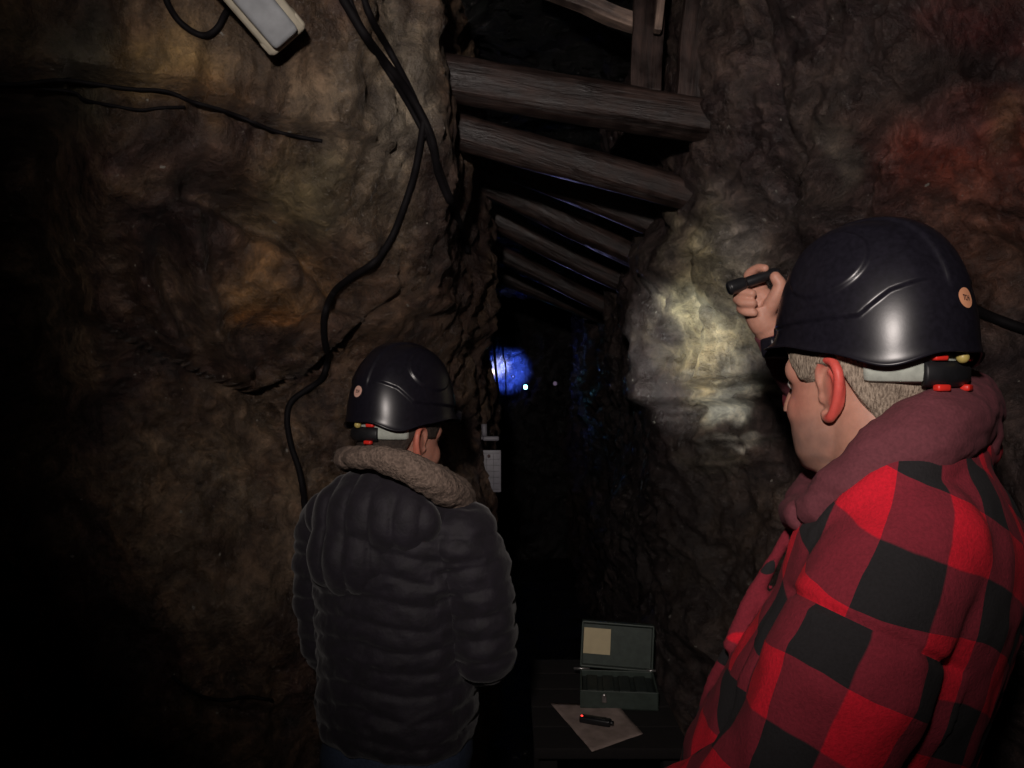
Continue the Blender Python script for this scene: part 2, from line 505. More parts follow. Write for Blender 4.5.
def slab(name, x0, x1, y0, y1, z, amp, mat, nx, ny, seed, fn=None):
    bm = bmesh.new(); g = []
    for i in range(nx+1):
        r = []
        for j in range(ny+1):
            x = lerp(x0, x1, i/nx); y = lerp(y0, y1, j/ny)
            p = V((x, y, 0))
            h = amp*(noise.noise(p*1.7+V((seed, 0, 0)))+.5*ridge(p*4+V((seed, 0, 0)), 3)*.5+.2*fbm(p*14+V((seed, 0, 0)), 3))
            r.append(bm.verts.new((x, y, z+h+(fn(x, y) if fn else 0))))
        g.append(r)
    for a, b in zip(g, g[1:]):
        for j in range(ny): bm.faces.new((a[j], b[j], b[j+1], a[j+1]))
    me = bpy.data.meshes.new(name); bm.to_mesh(me); bm.free()
    o = link(name, me, M[mat]); tag(o, kind='structure'); return o
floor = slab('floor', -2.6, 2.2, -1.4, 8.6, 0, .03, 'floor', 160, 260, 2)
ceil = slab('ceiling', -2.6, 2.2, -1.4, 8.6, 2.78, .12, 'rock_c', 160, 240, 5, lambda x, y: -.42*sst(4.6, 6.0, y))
# rock face that closes the passage where it bends
wb = None
def back_wall():
    bm = bmesh.new(); g = []
    for i in range(141):
        r = []
        for k in range(161):
            x = lerp(-1.0, 1.1, i/140); z = lerp(-.2, 3.0, k/160)
            p = V((x, 7, z))
            y = 6.75+.35*(x)+.12*noise.noise(p*2.2)+.06*ridge(p*4.2, 4)+.01*fbm(p*20, 3)
            r.append(bm.verts.new((x, y, z)))
        g.append(r)
    for a, b in zip(g, g[1:]):
        for k in range(160): bm.faces.new((a[k], b[k], b[k+1], a[k+1]))
    me = bpy.data.meshes.new('wall_back'); bm.to_mesh(me); bm.free()
    color_attr(me, 'stain_light', lambda c: (.03, .028, .03, .0))
    o = link('wall_back', me, M['rock_b']); tag(o, kind='structure'); return o
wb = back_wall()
def rear_wall():
    bm = bmesh.new(); g = []
    for i in range(61):
        r = []
        for k in range(41):
            x = lerp(-2.3, 2.0, i/60); z = lerp(-.2, 3.0, k/40); p = V((x, -1, z))
            r.append(bm.verts.new((x, -1.2+.15*noise.noise(p*1.5)+.05*ridge(p*3, 3), z)))
        g.append(r)
    for a, b in zip(g, g[1:]):
        for k in range(40): bm.faces.new((a[k], a[k+1], b[k+1], b[k]))
    me = bpy.data.meshes.new('wall_rear'); bm.to_mesh(me); bm.free()
    o = link('wall_rear', me, M['rock_c']); tag(o, kind='structure')
rear_wall()

def bvh_of(o):
    me = o.data
    return BVHTree.FromPolygons([o.matrix_world @ v.co for v in me.vertices], [p.vertices[:] for p in me.polygons])
BL, BR, BF = bvh_of(wl), bvh_of(wr), bvh_of(floor)
def on(bvh, px, py, off=.006, dflt=2.2):
    d = (P(px, py, 1)-CAM).normalized()
    hit, n, i, dist = bvh.ray_cast(CAM, d)
    if hit is None: return P(px, py, dflt)
    return hit-d*off
def cable(name, bvh, pts, r, label, mat='cable', cat='cable', off=None, group=None, dflt=2.2, step=14, lo=0):
    """pts px,py on the rock: dense path laid on the wall, lightly smoothed so it bridges hollows"""
    path = []
    for (x0, y0), (x1, y1) in zip(pts, pts[1:]):
        n = max(1, int(math.hypot(x1-x0, y1-y0)/step))
        for k in range(n): path.append((lerp(x0, x1, k/n), lerp(y0, y1, k/n)))
    path.append(pts[-1])
    q = catmull([V((a, b, 0)) for a, b in pts], 5)
    w = [on(bvh, p.x, p.y, (off or r)+.001, dflt) for p in q]
    for _ in range(3):
        d = [(p-CAM).length for p in w]
        nw = []
        for i, p in enumerate(w):
            a = d[max(0, i-1)]; b = d[min(len(d)-1, i+1)]
            dd = min(d[i], (a+b+d[i])/3) if lo == 0 else (a+b+d[i])/3
            nw.append(CAM+(p-CAM).normalized()*dd)
        w = nw
    bm = bmesh.new()
    tube(bm, w, r, 10, 2)
    o = from_bm(name, bm, M[mat]); tag(o, label, cat, group)
    return o

# cables ------------------------------------------------------------
cable('electric_cable', BL, [(-30, 84), (20, 84), (60, 80), (95, 84), (130, 89), (165, 91), (190, 101), (222, 110), (248, 120), (275, 131), (300, 137), (322, 141)], .004, 'long thin black cable running level across the upper left rock face')
cable('electric_cable', BL, [(-30, 86), (30, 88), (72, 92), (85, 100), (115, 106), (140, 110), (160, 108), (185, 107)], .003, 'short thin cable sagging just under the level cable at upper left')
cable('electric_cable', BL, [(163, -8), (170, 8), (180, 22), (195, 33), (207, 35), (218, 27), (226, 12), (236, 0), (240, -8)], .006, 'black cable loop hanging beside the white bulkhead lamp', lo=1)
cable('electric_cable', BL, [(338, -10), (352, 14), (368, 40), (388, 66), (408, 92), (422, 116), (432, 140), (438, 172), (449, 200), (460, 226), (468, 252)], .010, 'thickest black cable of the bundle running down from the top', group=None)
cable('electric_cable', BL, [(360, -10), (372, 20), (388, 48), (402, 74), (414, 98), (424, 124), (432, 148), (442, 176), (453, 205), (464, 232)], .008, 'thinner black cable right of the thickest one in the bundle')
cable('electric_cable', BL, [(346, -10), (358, 20), (374, 50), (392, 78), (410, 108), (426, 138)], .006, 'thin cable squeezed between the two bigger bundle cables')
cable('electric_cable', BL, [(424, 120), (420, 145), (414, 175), (402, 212), (390, 240), (374, 262), (350, 278), (334, 292), (325, 312), (324, 335), (327, 358), (322, 378), (306, 390), (291, 402), (287, 420), (291, 445), (299, 470), (304, 500), (308, 540), (316, 580)], .0085, 'black cable snaking down the left rock behind the person in the puffer jacket')
cable('electric_cable', BL, [(172, 676), (186, 688), (204, 697), (226, 700), (248, 697), (272, 700)], .004, 'short dark cable end low on the left rock face')
cable('electric_cable', BR, [(890, 268), (925, 284), (958, 300), (985, 314), (1010, 324), (1040, 334), (1090, 348), (1150, 360)], .012, 'black tube standing in for the helmet shadow on the right rock behind the person in plaid', mat='cable', lo=1)  # dark tube in place of the shadow edge cast by the helmet

# bulkhead lamp ------------------------------------------------------
def bulkhead():
    A = on(BL, 285, 30, .05); ax = (P(305, 60, A.y)-P(225, -40, A.y)).normalized()
    n = (CAM-A).normalized(); n = (n+V((.25, 0, -.35))).normalized()
    ax = (ax-n*ax.dot(n)).normalized(); sd = n.cross(ax).normalized()
    R = Matrix((ax, sd, n)).transposed()
    end = P(288, 40, A.y)
    c = end-ax*.125
    root = empty('bulkhead_lamp', c)
    bm = bmesh.new(); box(bm, c, (.25, .088, .055), R, .012, seg=3)
    for s in (-1, 1): box(bm, c+ax*s*.105-n*.0+sd*.0, (.03, .092, .05), R, .006)
    o = from_bm('housing', bm, M['lamp_case']); set_parent(o, root)
    bm = bmesh.new(); box(bm, c+n*.032-sd*.0, (.225, .060, .03), R, .012, seg=3)
    o = from_bm('diffuser', bm, M['lamp_glass']); set_parent(o, root)
    for s in (-1, 1):
        bm = bmesh.new(); ell(bm, c+n*.029+ax*s*.113, (.005, .005, .003), R, 12)
        o = from_bm('screw', bm, M['clear_steel']); set_parent(o, root)
    bm = bmesh.new(); tube(bm, [c-n*.02, c-n*.06, c-n*.12], .02, 12)
    o = from_bm('mounting_bracket', bm, M['lamp_case']); set_parent(o, root)
    tag(root, 'cream plastic bulkhead lamp, unlit, fixed high on the left rock', 'lamp')
bulkhead()

# timbers -------------------------------------------------------------
def log(a, b, r, label, seed, sq=1.0, mat='wood', name='timber_log', group='timber logs across the roof'):
    a, b = V(a), V(b); L = (b-a).length; x = (b-a).normalized()
    y = V((0, 0, 1)).cross(x).normalized(); z = x.cross(y)
    bm = bmesh.new()
    pts = [V((L*(i/14-.5), .010*math.sin(i*.25+seed), .006*math.sin(i*.3+seed*2))) for i in range(15)]
    def dsp(t, th, p):
        return 1+.10*noise.noise(V((p.x*2.5, math.cos(th)*1.6, math.sin(th)*1.6+seed*7)))+.05*noise.noise(V((p.x*3, math.cos(th)*6, math.sin(th)*6+seed*3)))+.03*noise.noise(V((p.x*20, math.cos(th)*5, math.sin(th)*5)))
    tube(bm, pts, [r, r*.97, r*.93], 40, 5, sq, True, dsp)
    o = from_bm(name, bm, M[mat])
    o.matrix_world = Matrix.Translation((a+b)/2) @ Matrix((x, y, z)).transposed().to_4x4()
    tag(o, label, 'timber', group)
    return o
B = [((436, 76, 1.98), (800, 134, 2.02), .060, 'nearest thick log across the roof, broad and brownish'),
     ((440, 122, 2.12), (770, 222, 2.25), .050, 'second log from the front across the roof, wet highlight in its middle'),
     ((458, 146, 2.5), (745, 262, 2.62), .048, 'third log from the front across the roof'),
     ((478, 182, 2.85), (700, 284, 2.95), .05, 'fourth log from the front across the roof'),
     ((484, 212, 3.3), (690, 316, 3.4), .05, 'fifth log from the front across the roof'),
     ((486, 246, 3.8), (670, 340, 3.95), .045, 'sixth log from the front, thin and dim'),
     ((488, 272, 4.4), (650, 335, 4.6), .045, 'farthest log visible across the roof')]
for i, (a, b, r, lab) in enumerate(B):
    log(P(*a), P(*b), r, lab, i+1)
# boards and a prop above the first log
def board(c0, c1, w, th, label, seed, mat='wood', face=V((0, -1, 0))):
    a, b = V(c0), V(c1); L = (b-a).length; x = (b-a).normalized()
    z = (face-x*face.dot(x)).normalized(); y = z.cross(x)
    bm = bmesh.new(); vs = box(bm, (0, 0, 0), (L, w, th), None, .004)
    bmesh.ops.subdivide_edges(bm, edges=[e for e in bm.edges if abs((e.verts[0].co-e.verts[1].co).x) > L*.8], cuts=12)
    for v in bm.verts: v.co += V((0, 1, .6))*.006*noise.noise(V((v.co.x*9+seed*5, v.co.y*4, v.co.z*9)))
    o = from_bm('timber_board', bm, M[mat], smooth=False)
    o.matrix_world = Matrix.Translation((a+b)/2) @ Matrix((x, y, z)).transposed().to_4x4()
    tag(o, label, 'timber'); return o
board(P(652, -70, 2.14), P(645, 92, 2.12), .085, .03, 'dark upright board above the nearest roof log, left of two', 1)
board(P(670, -70, 2.07), P(657, 32, 2.07), .022, .03, 'pale narrow strip standing in for the lit edge of the left upright board', 5, 'wood_pale')  # pale strip added to imitate light on the board's edge
board(P(707, -70, 2.0), P(693, 100, 2.0), .095, .03, 'dark upright board above the nearest roof log, right of two', 2)
board(P(540, -14, 2.2), P(650, 30, 2.2), .045, .05, 'pale broken timber end resting behind the upright boards', 3, 'wood_pale')

# sign and bracket on the left wall ------------------------------------
def sign():
    d = 2.86
    root = empty('notice_board', P(490, 490, d))
    bm = bmesh.new(); a = P(490, 471, d)
    w, h = 22/F*d, 42/F*d
    box(bm, a, (w, .012, h), None, .002)
    o = from_bm('panel', bm, M['sign']); set_parent(o, root)
    bm = bmesh.new()
    for i in range(1, 3): box(bm, a+V((w*(i/3-.5), -.0068, -.004)), (.0012, .001, h*.86))
    for i in range(7): box(bm, a+V((0, -.0068, h*(i/7-.43))), (w*.9, .001, .0012))
    o = from_bm('printed_grid', bm, M['sign_line']); set_parent(o, root)
    bm = bmesh.new(); ell(bm, a+V((-.004, -.007, h*.36)), (.006, .003, .007))
    o = from_bm('hanging_hole', bm, M['ink']); set_parent(o, root)
    tag(root, 'small grey notice board with a printed grid hanging on the left wall', 'sign')
    bm = bmesh.new()
    tube(bm, [P(484, 424, d), P(484.5, 436, d)], .011, 12, 3); box(bm, P(491, 438.5, d), (.062, .024, .018), None, .006)
    box(bm, P(484, 438, d)+V((-.03, .01, 0)), (.05, .02, .014), None, .003)
    o = from_bm('wall_bracket', bm, M['sign']); tag(o, 'pale L-shaped wall bracket just above the grid notice board', 'bracket')
sign()

# bench, case, paper, device --------------------------------------------
BZ = .64
def bench():
    root = empty('bench', (.30, 2.34, 0))
    bm = bmesh.new()
    for i in range(5):
        box(bm, (.27, 2.02+.06+i*.132, BZ-.015), (.42, .126, .03), None, .004)
    o = from_bm('bench_top', bm, M['bench']); set_parent(o, root)
    for sx in (-1, 1):
        for sy in (-1, 1):
            bm = bmesh.new(); box(bm, (.27+sx*.17, 2.34+sy*.26, (BZ-.03)/2), (.05, .05, BZ-.03), None, .004)
            o = from_bm('leg', bm, M['bench']); set_parent(o, root)
    tag(root, 'low dark wooden bench under the open green case', 'bench')
bench()
def case():
    w = .235; dp = .17; h = .055
    rot = Matrix.Rotation(R_(-5), 3, 'Z'); c = V((.33, 2.34, BZ))
    root = empty('equipment_case', c)
    bm = bmesh.new()
    t = .006
    box(bm, c+rot @ V((0, 0, t/2)), (w, dp, t), rot, .002)
    for s in (-1, 1):
        box(bm, c+rot @ V((0, s*(dp/2-t/2), h/2)), (w, t, h), rot, .002)
        box(bm, c+rot @ V((s*(w/2-t/2), 0, h/2)), (t, dp, h), rot, .002)
    o = from_bm('base', bm, M['case_green'], smooth=False); set_parent(o, root)
    bm = bmesh.new()
    box(bm, c+rot @ V((0, 0, .022)), (w-.014, dp-.014, .03), rot, .004)
    for i in range(4): box(bm, c+rot @ V((-.08+.05*i, .0, .042)), (.035, .12, .012), rot, .003)
    o = from_bm('foam_insert', bm, M['case_dark']); set_parent(o, root)
    # lid, hinged at the back edge, leaning back a little
    lr = rot @ Matrix.Rotation(R_(3), 3, 'Y') @ Matrix.Rotation(R_(-8), 3, 'X'); hg = c+rot @ V((0, dp/2+.004, h))
    bm = bmesh.new()
    lh = .145
    box(bm, hg+lr @ V((0, .03, lh/2)), (w, t, lh), lr, .002)
    for s in (-1, 1):
        box(bm, hg+lr @ V((s*(w/2-t/2), .015, lh/2)), (t, .03, lh), lr, .002)
        box(bm, hg+lr @ V((0, .015, lh/2+s*(lh/2-t/2))), (w, .03, t), lr, .002)
    lid = from_bm('lid', bm, M['case_green'], smooth=False); set_parent(lid, root)
    bm = bmesh.new(); box(bm, hg+lr @ V((-.065, .024, lh*.55)), (.088, .0015, .082), lr)
    lb = from_bm('label', bm, M['label_paper'], smooth=False); lb.parent = lid; lb.matrix_parent_inverse = Matrix.Translation(root.location).inverted() @ Matrix.Identity(4)
    lb.matrix_parent_inverse = lid.matrix_parent_inverse.copy(); lb.matrix_parent_inverse = Matrix.Identity(4)
    lb['label'] = 'cream paper label inside the lid'
    for s in (-.5, .5):
        bm = bmesh.new(); tube(bm, [hg+rot @ V((s*w-.02, 0, 0)), hg+rot @ V((s*w*.9+.02, 0, 0))], .004, 10, 2)
        o = from_bm('hinge', bm, M['latch']); set_parent(o, root)
    bm = bmesh.new(); box(bm, c+rot @ V((-.045, -dp/2-.004, h*.62)), (.014, .006, .024), rot, .002); ell(bm, c+rot @ V((-.045, -dp/2-.008, h*.8)), (.006, .004, .006))
    o = from_bm('latch', bm, M['latch']); set_parent(o, root)
    tag(root, 'open dark green equipment case with a cream label inside its raised lid', 'case')
def R_(d): return d*PI/180
case()
def paper():
    zt = BZ+.001
    cs = [P2(550, 703, zt), P2(618, 706, zt), P2(643, 734, zt), P2(592, 752, zt)]
    bm = bmesh.new()
    n = 14; g = []
    for i in range(n+1):
        r = []
        for j in range(n+1):
            a = cs[0].lerp(cs[1], i/n); b = cs[3].lerp(cs[2], i/n); p = a.lerp(b, j/n)
            r.append(bm.verts.new(p+V((0, 0, .0015+.002*noise.noise(p*16)+.006*max(0, (i/n-.7))*max(0, .3-j/n)*8))))
        g.append(r)
    for a, b in zip(g, g[1:]):
        for j in range(n): bm.faces.new((a[j], b[j], b[j+1], a[j+1]))
    o = from_bm('paper_sheet', bm, M['paper']); sm = o.modifiers.new('s', 'SOLIDIFY'); sm.thickness = .0008
    tag(o, 'pinkish grey crumpled paper sheet lying in front of the green case', 'paper')
    a, b = P2(580, 718, zt+.012), P2(611, 723, zt+.012)
    c = (a+b)/2; x = (b-a).normalized(); y = V((0, 0, 1)).cross(x)
    R = Matrix((x, y, V((0, 0, 1)))).transposed()
    root = empty('handheld_device', c-V((0, 0, .012)))
    bm = bmesh.new(); L = (b-a).length
    box(bm, c, (L, .026, .018), R, .006, seg=3); box(bm, c+x*L*.1+V((0, 0, .009)), (L*.5, .016, .003), R, .001)
    o = from_bm('casing', bm, M['torch']); set_parent(o, root)
    bm = bmesh.new(); ell(bm, c-x*L*.44+V((0, -.004, .0085)), (.0035, .0035, .003))
    o = from_bm('indicator_light', bm, M['led_red']); set_parent(o, root); o['label'] = 'glowing red indicator light'
    bm = bmesh.new(); tube(bm, [c+x*L*.45, c+x*L*.58], .006, 10, 2)
    o = from_bm('end_plug', bm, M['torch']); set_parent(o, root)
    tag(root, 'small black handheld device with a red light on the paper sheet', 'device')
def P2(px, py, z):
    d = (CAM.z-z)*F/(py-384); return P(px, py, d)
paper()

# far lamps ---------------------------------------------------------------
def far_lamp(px, py, d, rr, mat, label, body=.03, wallpt=None):
    c = P(px, py, d); root = empty('work_lamp', c)
    bm = bmesh.new(); ell(bm, c+V((0, -.012, 0)), (rr, rr*.8, rr*1.1))
    set_parent(from_bm('bulb', bm, M[mat]), root)
    bm = bmesh.new(); tube(bm, [c+V((0, -.008, 0)), c+V((0, .03, 0)), c+V((0, .06, 0))], [body, body*.9, body*.6], 16, 3)
    set_parent(from_bm('lamp_body', bm, M['torch']), root)
    bm = bmesh.new(); tube(bm, [c+V((0, .05, 0)), c+V((0, .08, .2)), c+V((0, .04, .9)), c+V((0, .02, 1.2))], .002, 6, 4)
    set_parent(from_bm('hanging_cord', bm, M['cable']), root)
    tag(root, label, 'lamp')
far_lamp(525.5, 387, 5.9, .016, 'led_cyan', 'bright cyan lamp glowing far down the passage')
far_lamp(513, 376.5, 6.3, .006, 'led_blue', 'tiny blue lamp just left of the cyan lamp', .014)
far_lamp(555, 383.5, 5.7, .014, 'led_dim', 'dim violet lamp right of the cyan lamp', .02)

def hang(pts, r_, lab):
    bm = bmesh.new(); tube(bm, pts, r_, 8, 5)
    tag(from_bm('electric_cable', bm, M['cable']), lab, 'cable')
hang([P(493.5, 300, 5.9), P(494.5, 350, 5.9), P(496, 372, 5.9), P(499, 400, 5.9), P(500, 430, 5.9)], .010, 'black cable hanging across the small bright blue glow far away, left one')
hang([P(501, 300, 6.1), P(503, 352, 6.1), P(505.5, 364, 6.1), P(506, 395, 6.1), P(507, 420, 6.1)], .006, 'thin kinked cable hanging across the small bright blue glow far away, right one')
# ------------------------------------------------------------------ people
def head_frame(c, yaw, pitch=0, roll=0, s=1.0):
    """x forward, y left, z up"""
    return Matrix.Translation(c) @ Matrix.Rotation(yaw, 4, 'Z') @ Matrix.Rotation(pitch, 4, 'Y') @ Matrix.Rotation(roll, 4, 'X') @ Matrix.Scale(s, 4)

def head_parts(bm, T, heavy=0):
    start = len(bm.verts)
    b = bmesh.new()
    ell(b, (-.005, 0, .045), (.098, .076, .085), seg=36)
    hv = heavy
    loft(b, [(-.112, .034, 0, .030, .022), (-.104, .034, 0, .048, .036+.006*hv), (-.085, .030, 0, .060, .050+.008*hv), (-.055, .026, 0, .066, .059+.008*hv), (-.02, .022, 0, .069, .066+.003*hv), (.01, .014, 0, .074, .068), (.04, .008, 0, .080, .071), (.07, .0, 0, .08, .07)], 48, 2.15)
    ell(b, (.073, 0, -.093), (.022, .026, .017))
    for s in (-1, 1):
        ell(b, (.052, s*.034, -.025), (.034, .028, .034))
        ell(b, (.084, s*.012, -.031), (.018, .012, .009))
        ell(b, (.075, s*.031, .013), (.010, .015, .008))
        ell(b, (.055, s*.050, .03), (.022, .016, .022))
    ell(b, (.073, 0, .038), (.020, .050, .016))
    tube(b, [(.088, 0, .032), (.098, 0, .012), (.110, 0, -.012), (.112, 0, -.027)], [.009, .008, .0095, .012], 14, 4)
    ell(b, (.086, 0, -.055), (.010, .024, .006)); ell(b, (.084, 0, -.066), (.010, .020, .007))
    ell(b, (.078, 0, -.055), (.014, .028, .022))
    tube(b, [(-.012, 0, .0), (-.03, 0, -.08), (-.05, 0, -.2)], [.060+.004*heavy, .060+.006*heavy, .068], 28, 5)
    if heavy: ell(b, (.012, 0, -.100), (.052, .050, .034))
    for s in (-1, 1):
        k = 1.22
        def e(x, z, o=0): return V((x*k-.004, s*(.0735+(-x*k+.010)*.27+o), z*k-.002))
        tube(b, [e(.010, .0, -.006), e(.011, .018), e(.003, .031, .001), e(-.011, .031, .002), e(-.020, .019, .003), e(-.019, .002, .002), e(-.013, -.014, .001), e(-.005, -.026), e(.004, -.027, -.003), (.006, s*.072, -.026)],
             [.0045, .005, .0055, .006, .0065, .0062, .006, .0065, .006, .004], 12, 5)
        tube(b, [e(-.004, .022, -.002), e(-.012, .012, -.001), e(-.011, -.004, -.002), e(-.003, -.012, -.003)], .0036, 10, 4)
        ell(b, e(-.006, .003, -.006), (.022, .0055, .036), Matrix.Rotation(-s*.26, 3, 'Z'))
        ell(b, e(.009, -.006, -.003), (.005, .005, .008))
    for v in b.verts: v.co = T @ v.co
    me = bpy.data.meshes.new('t'); b.to_mesh(me); b.free(); bm.from_mesh(me); bpy.data.meshes.remove(me)

def hand_generic(bm, wrist, xdir, palm, mir=1, curl=.5, s=1.0):
    """relaxed hand: fingers along xdir, palm faces 'palm'; mir=1: thumb to the left of xdir seen from the back"""
    x = V(xdir).normalized(); z = -V(palm); z = (z-x*z.dot(x)).normalized(); y = z.cross(x)*mir
    def L(a, b_, c): return V(wrist)+(x*a+y*b_+z*c)*s
    # palm
    for (a, b_, ra) in ((.02, .012, .022), (.02, -.012, .021), (.05, .02, .021), (.05, -.002, .022), (.05, -.022, .020), (.075, .022, .016), (.078, .004, .016), (.072, -.016, .015), (.066, -.03, .014)):
        ell(bm, L(a, b_, 0), (ra*s*.95, ra*s*.95, ra*s*.7), seg=14)
    tube(bm, [L(-.05, 0, 0), L(.0, 0, 0), L(.045, 0, 0)], [.028*s, .026*s, .033*s], 16, 4, .75, up=z)
    for (b_, a0, ln, r) in ((.029, .085, .072, .0088), (.0095, .089, .080, .009), (-.010, .085, .074, .0086), (-.028, .076, .058, .0076)):
        p = [L(a0-.02, b_, .0)]; ang = 0; cur = [a0, 0.0]
        for k, f in enumerate((.42, .32, .26)):
            ang += curl*(.9 if k else .6)
            cur = [cur[0]+math.cos(ang)*ln*f, cur[1]-math.sin(ang)*ln*f]
            p.append(L(cur[0], b_*(1+.04*k), cur[1]))
        capsule(bm, p, [r*s*1.08, r*s, r*s*.93, r*s*.82], 12, 4)
    capsule(bm, [L(.012, .024, -.006), L(.038, .044, -.014), L(.062, .054, -.022), L(.084, .052, -.030)], [.014*s, .0125*s, .011*s, .009*s], 12, 4)

def helmet(T, root, sticker_mat, name='helmet', sides=(-1, 1)):
    A, Bw, H = .143, .114, .186
    def rim(ph):
        a = abs((ph+PI) % (2*PI)-PI)*180/PI
        return .050-.022*math.exp(-((a-128)/22)**2)-.004*sst(150, 180, a)+.010*sst(95, 60, a)
    def contour(x): return interp([(-.15, .150), (-.11, .140), (-.085, .128), (-.068, .110), (-.055, .096), (.15, .088)], x)
    def surf(ph, e, off=0):
        c = math.cos(e)**.80; z0 = rim(ph); s = math.sin(e)**.93
        top = .242
        z = z0+(top-z0)*s
        x = (A+off)*c*math.cos(ph); y = (Bw+off)*c*math.sin(ph)
        # front peak flare at the rim
        fl = math.exp(-(ph if ph < PI else 2*PI-ph)**2/.5)*math.exp(-(z-z0)/.012)*.032
        fl += .004*math.exp(-(z-z0)/.006)
        x += fl*math.cos(ph); y += fl*math.sin(ph)
        u = V((x, y, (z-.06)*.8)).normalized()
        g = 0
        g += .0045*sst(-.002, .002, z-contour(x))*sst(.03, .06, abs(y))  # raised side panel
        # raised oval near the front of either side
        q = ((x-.008)/.062)**2+((z-.170)/.046)**2
        if abs(y) > .03: g += .004*sst(1.08, .9, q)
        # centre ridge
        g += .004*sst(.026, .020, abs(y))*sst(.12, .15, z)
        return V((x, y, z))+u*g
    NP, NE = 300, 130
    bm = bmesh.new(); rows = []
    for k in range(NE):
        e = (PI/2-.02)*k/(NE-1)
        rows.append([bm.verts.new(surf(2*PI*j/NP, e)) for j in range(NP)])
    for a, b in zip(rows, rows[1:]):
        for j in range(NP): bm.faces.new((a[j], a[(j+1) % NP], b[(j+1) % NP], b[j]))
    top = bm.verts.new((0, 0, .2425))
    for j in range(NP): bm.faces.new((rows[-1][j], rows[-1][(j+1) % NP], top))
    # inner lip
    inn = []
    for k in range(10):
        e = (PI/2*.5)*k/9
        inn.append([bm.verts.new(surf(2*PI*j/NP, e, -.007)) for j in range(NP)])
    for j in range(NP): bm.faces.new((rows[0][j], inn[0][j], inn[0][(j+1) % NP], rows[0][(j+1) % NP]))
    for a, b in zip(inn, inn[1:]):
        for j in range(NP): bm.faces.new((a[j], b[j], b[(j+1) % NP], a[(j+1) % NP]))
    for v in bm.verts: v.co = T @ v.co
    shell = from_bm(name, bm, M['helmet']); set_parent(shell, root)
    def sub(nm, bm, mat, lab=None):
        for v in bm.verts: v.co = T @ v.co
        o = from_bm(nm, bm, mat); o.parent = shell; o.matrix_parent_inverse = Matrix.Identity(4)
        if lab: o['label'] = lab
        return o
    def ribbon(ph0, ph1, z0, z1, r0, th, n=40):
        bm = bmesh.new(); rs = []
        for i in range(n+1):
            ph = R_(lerp(ph0, ph1, i/n)); c, s = math.cos(ph), math.sin(ph)
            k = .9+.1*math.sin(PI*i/n)**.3
            zc = (z0+z1)/2; hh = (z1-z0)/2*k
            pts = [(0, -1), (th*.6, -.85), (th, -.4), (th, .4), (th*.6, .85), (0, 1)]
            rs.append([bm.verts.new(((A+r0+o_)*c, (Bw+r0+o_)*s, zc+hh*q)) for o_, q in pts])
        m = len(rs[0])
        for a, b in zip(rs, rs[1:]):
            for j in range(m): bm.faces.new((a[j], b[j], b[(j+1) % m], a[(j+1) % m]))
        bm.faces.new(rs[0]); bm.faces.new(rs[-1]); return bm
    sub('liner_band', ribbon(114, 246, .006, .052, -.026, .006), M['liner'], 'pale grey liner band')
    sub('size_adjuster', ribbon(152, 208, -.000, .038, -.026, .014), M['helmet_trim'])
    for s in sides:
        for (z, a) in ((.040, 162), (.0, 164)):
            bm = bmesh.new(); ph = R_(180-s*(180-a))
            rot = Matrix.Rotation(ph, 3, 'Z')
            box(bm, V(((A-.016)*math.cos(ph), (Bw-.016)*math.sin(ph), z)), (.012, .020, .009), rot, .003)
            sub('red_clip', bm, M['red_plastic'], 'bright red clip')
    bm = bmesh.new(); ell(bm, V((-(A-.010), .0, .040)), (.008, .008, .008)); sub('adjuster_knob', bm, M['brass'])
    # sticker at the back
    e = .0
    for k in range(200):
        e = k/200*PI/2
        if surf(PI, e).z > .117: break
    p0 = surf(PI, e); pu = surf(PI, e+.05)-p0; pt = surf(PI+.05, e)-p0
    n = pt.cross(pu).normalized(); n = n if n.x < 0 else -n
    yv = (pu-n*pu.dot(n)).normalized(); xv = yv.cross(n)
    def disc_pt(a, b):
        q = p0+xv*a+yv*b
        ph = math.atan2(q.y/Bw, q.x/A) % (2*PI)
        # project back on the shell by its ellipse at that height
        lo_, hi_ = 0, PI/2
        for _ in range(24):
            mm = (lo_+hi_)/2
            if surf(ph, mm).z < q.z: lo_ = mm
            else: hi_ = mm
        return surf(ph, lo_)+n*.0012
    bm = bmesh.new(); rr = .0138; c0 = bm.verts.new(disc_pt(0, 0)); prev = None
    for k in range(1, 5):
        ring = [bm.verts.new(disc_pt(rr*k/4*math.cos(2*PI*j/28), rr*k/4*math.sin(2*PI*j/28))) for j in range(28)]
        for j in range(28):
            if prev: bm.faces.new((prev[j], ring[j], ring[(j+1) % 28], prev[(j+1) % 28]))
            else: bm.faces.new((c0, ring[j], ring[(j+1) % 28]))
        prev = ring
    def stroke(x0, y0, x1, y1, w=.0015):
        d = V((x1-x0, y1-y0)).normalized(); nn = V((-d.y, d.x))*w/2
        vs = [bm.verts.new(disc_pt(*(V((a, b))+q))+n*.0006) for (a, b, q) in ((x0, y0, nn), (x0, y0, -nn), (x1, y1, -nn), (x1, y1, nn))]
        f = bm.faces.new(vs); f.material_index = 1
    s = .001
    # T C H drawn with strokes
    for st in ((-6.5, 3.5, -2.5, 3.5), (-4.5, 3.5, -4.5, -3.5), (-1.5, 3, 1, 3.2), (-1.5, 3, -1.5, -3), (-1.5, -3, 1, -3.2), (2.5, 3.5, 2.5, -3.5), (6, 3.5, 6, -3.5), (2.5, 0, 6, 0)):
        stroke(*[q*s for q in st])
    sub('sticker', bm, [sticker_mat, M['ink']], 'round peach sticker with small dark letters')
    # head lamp on the front
    bm = bmesh.new(); box(bm, (.178, 0, .066), (.030, .052, .034), Matrix.Rotation(.15, 3, 'Y'), .008, seg=3)
    ell(bm, (.193, 0, .064), (.008, .014, .013)); box(bm, (.160, 0, .074), (.026, .03, .05), None, .004)
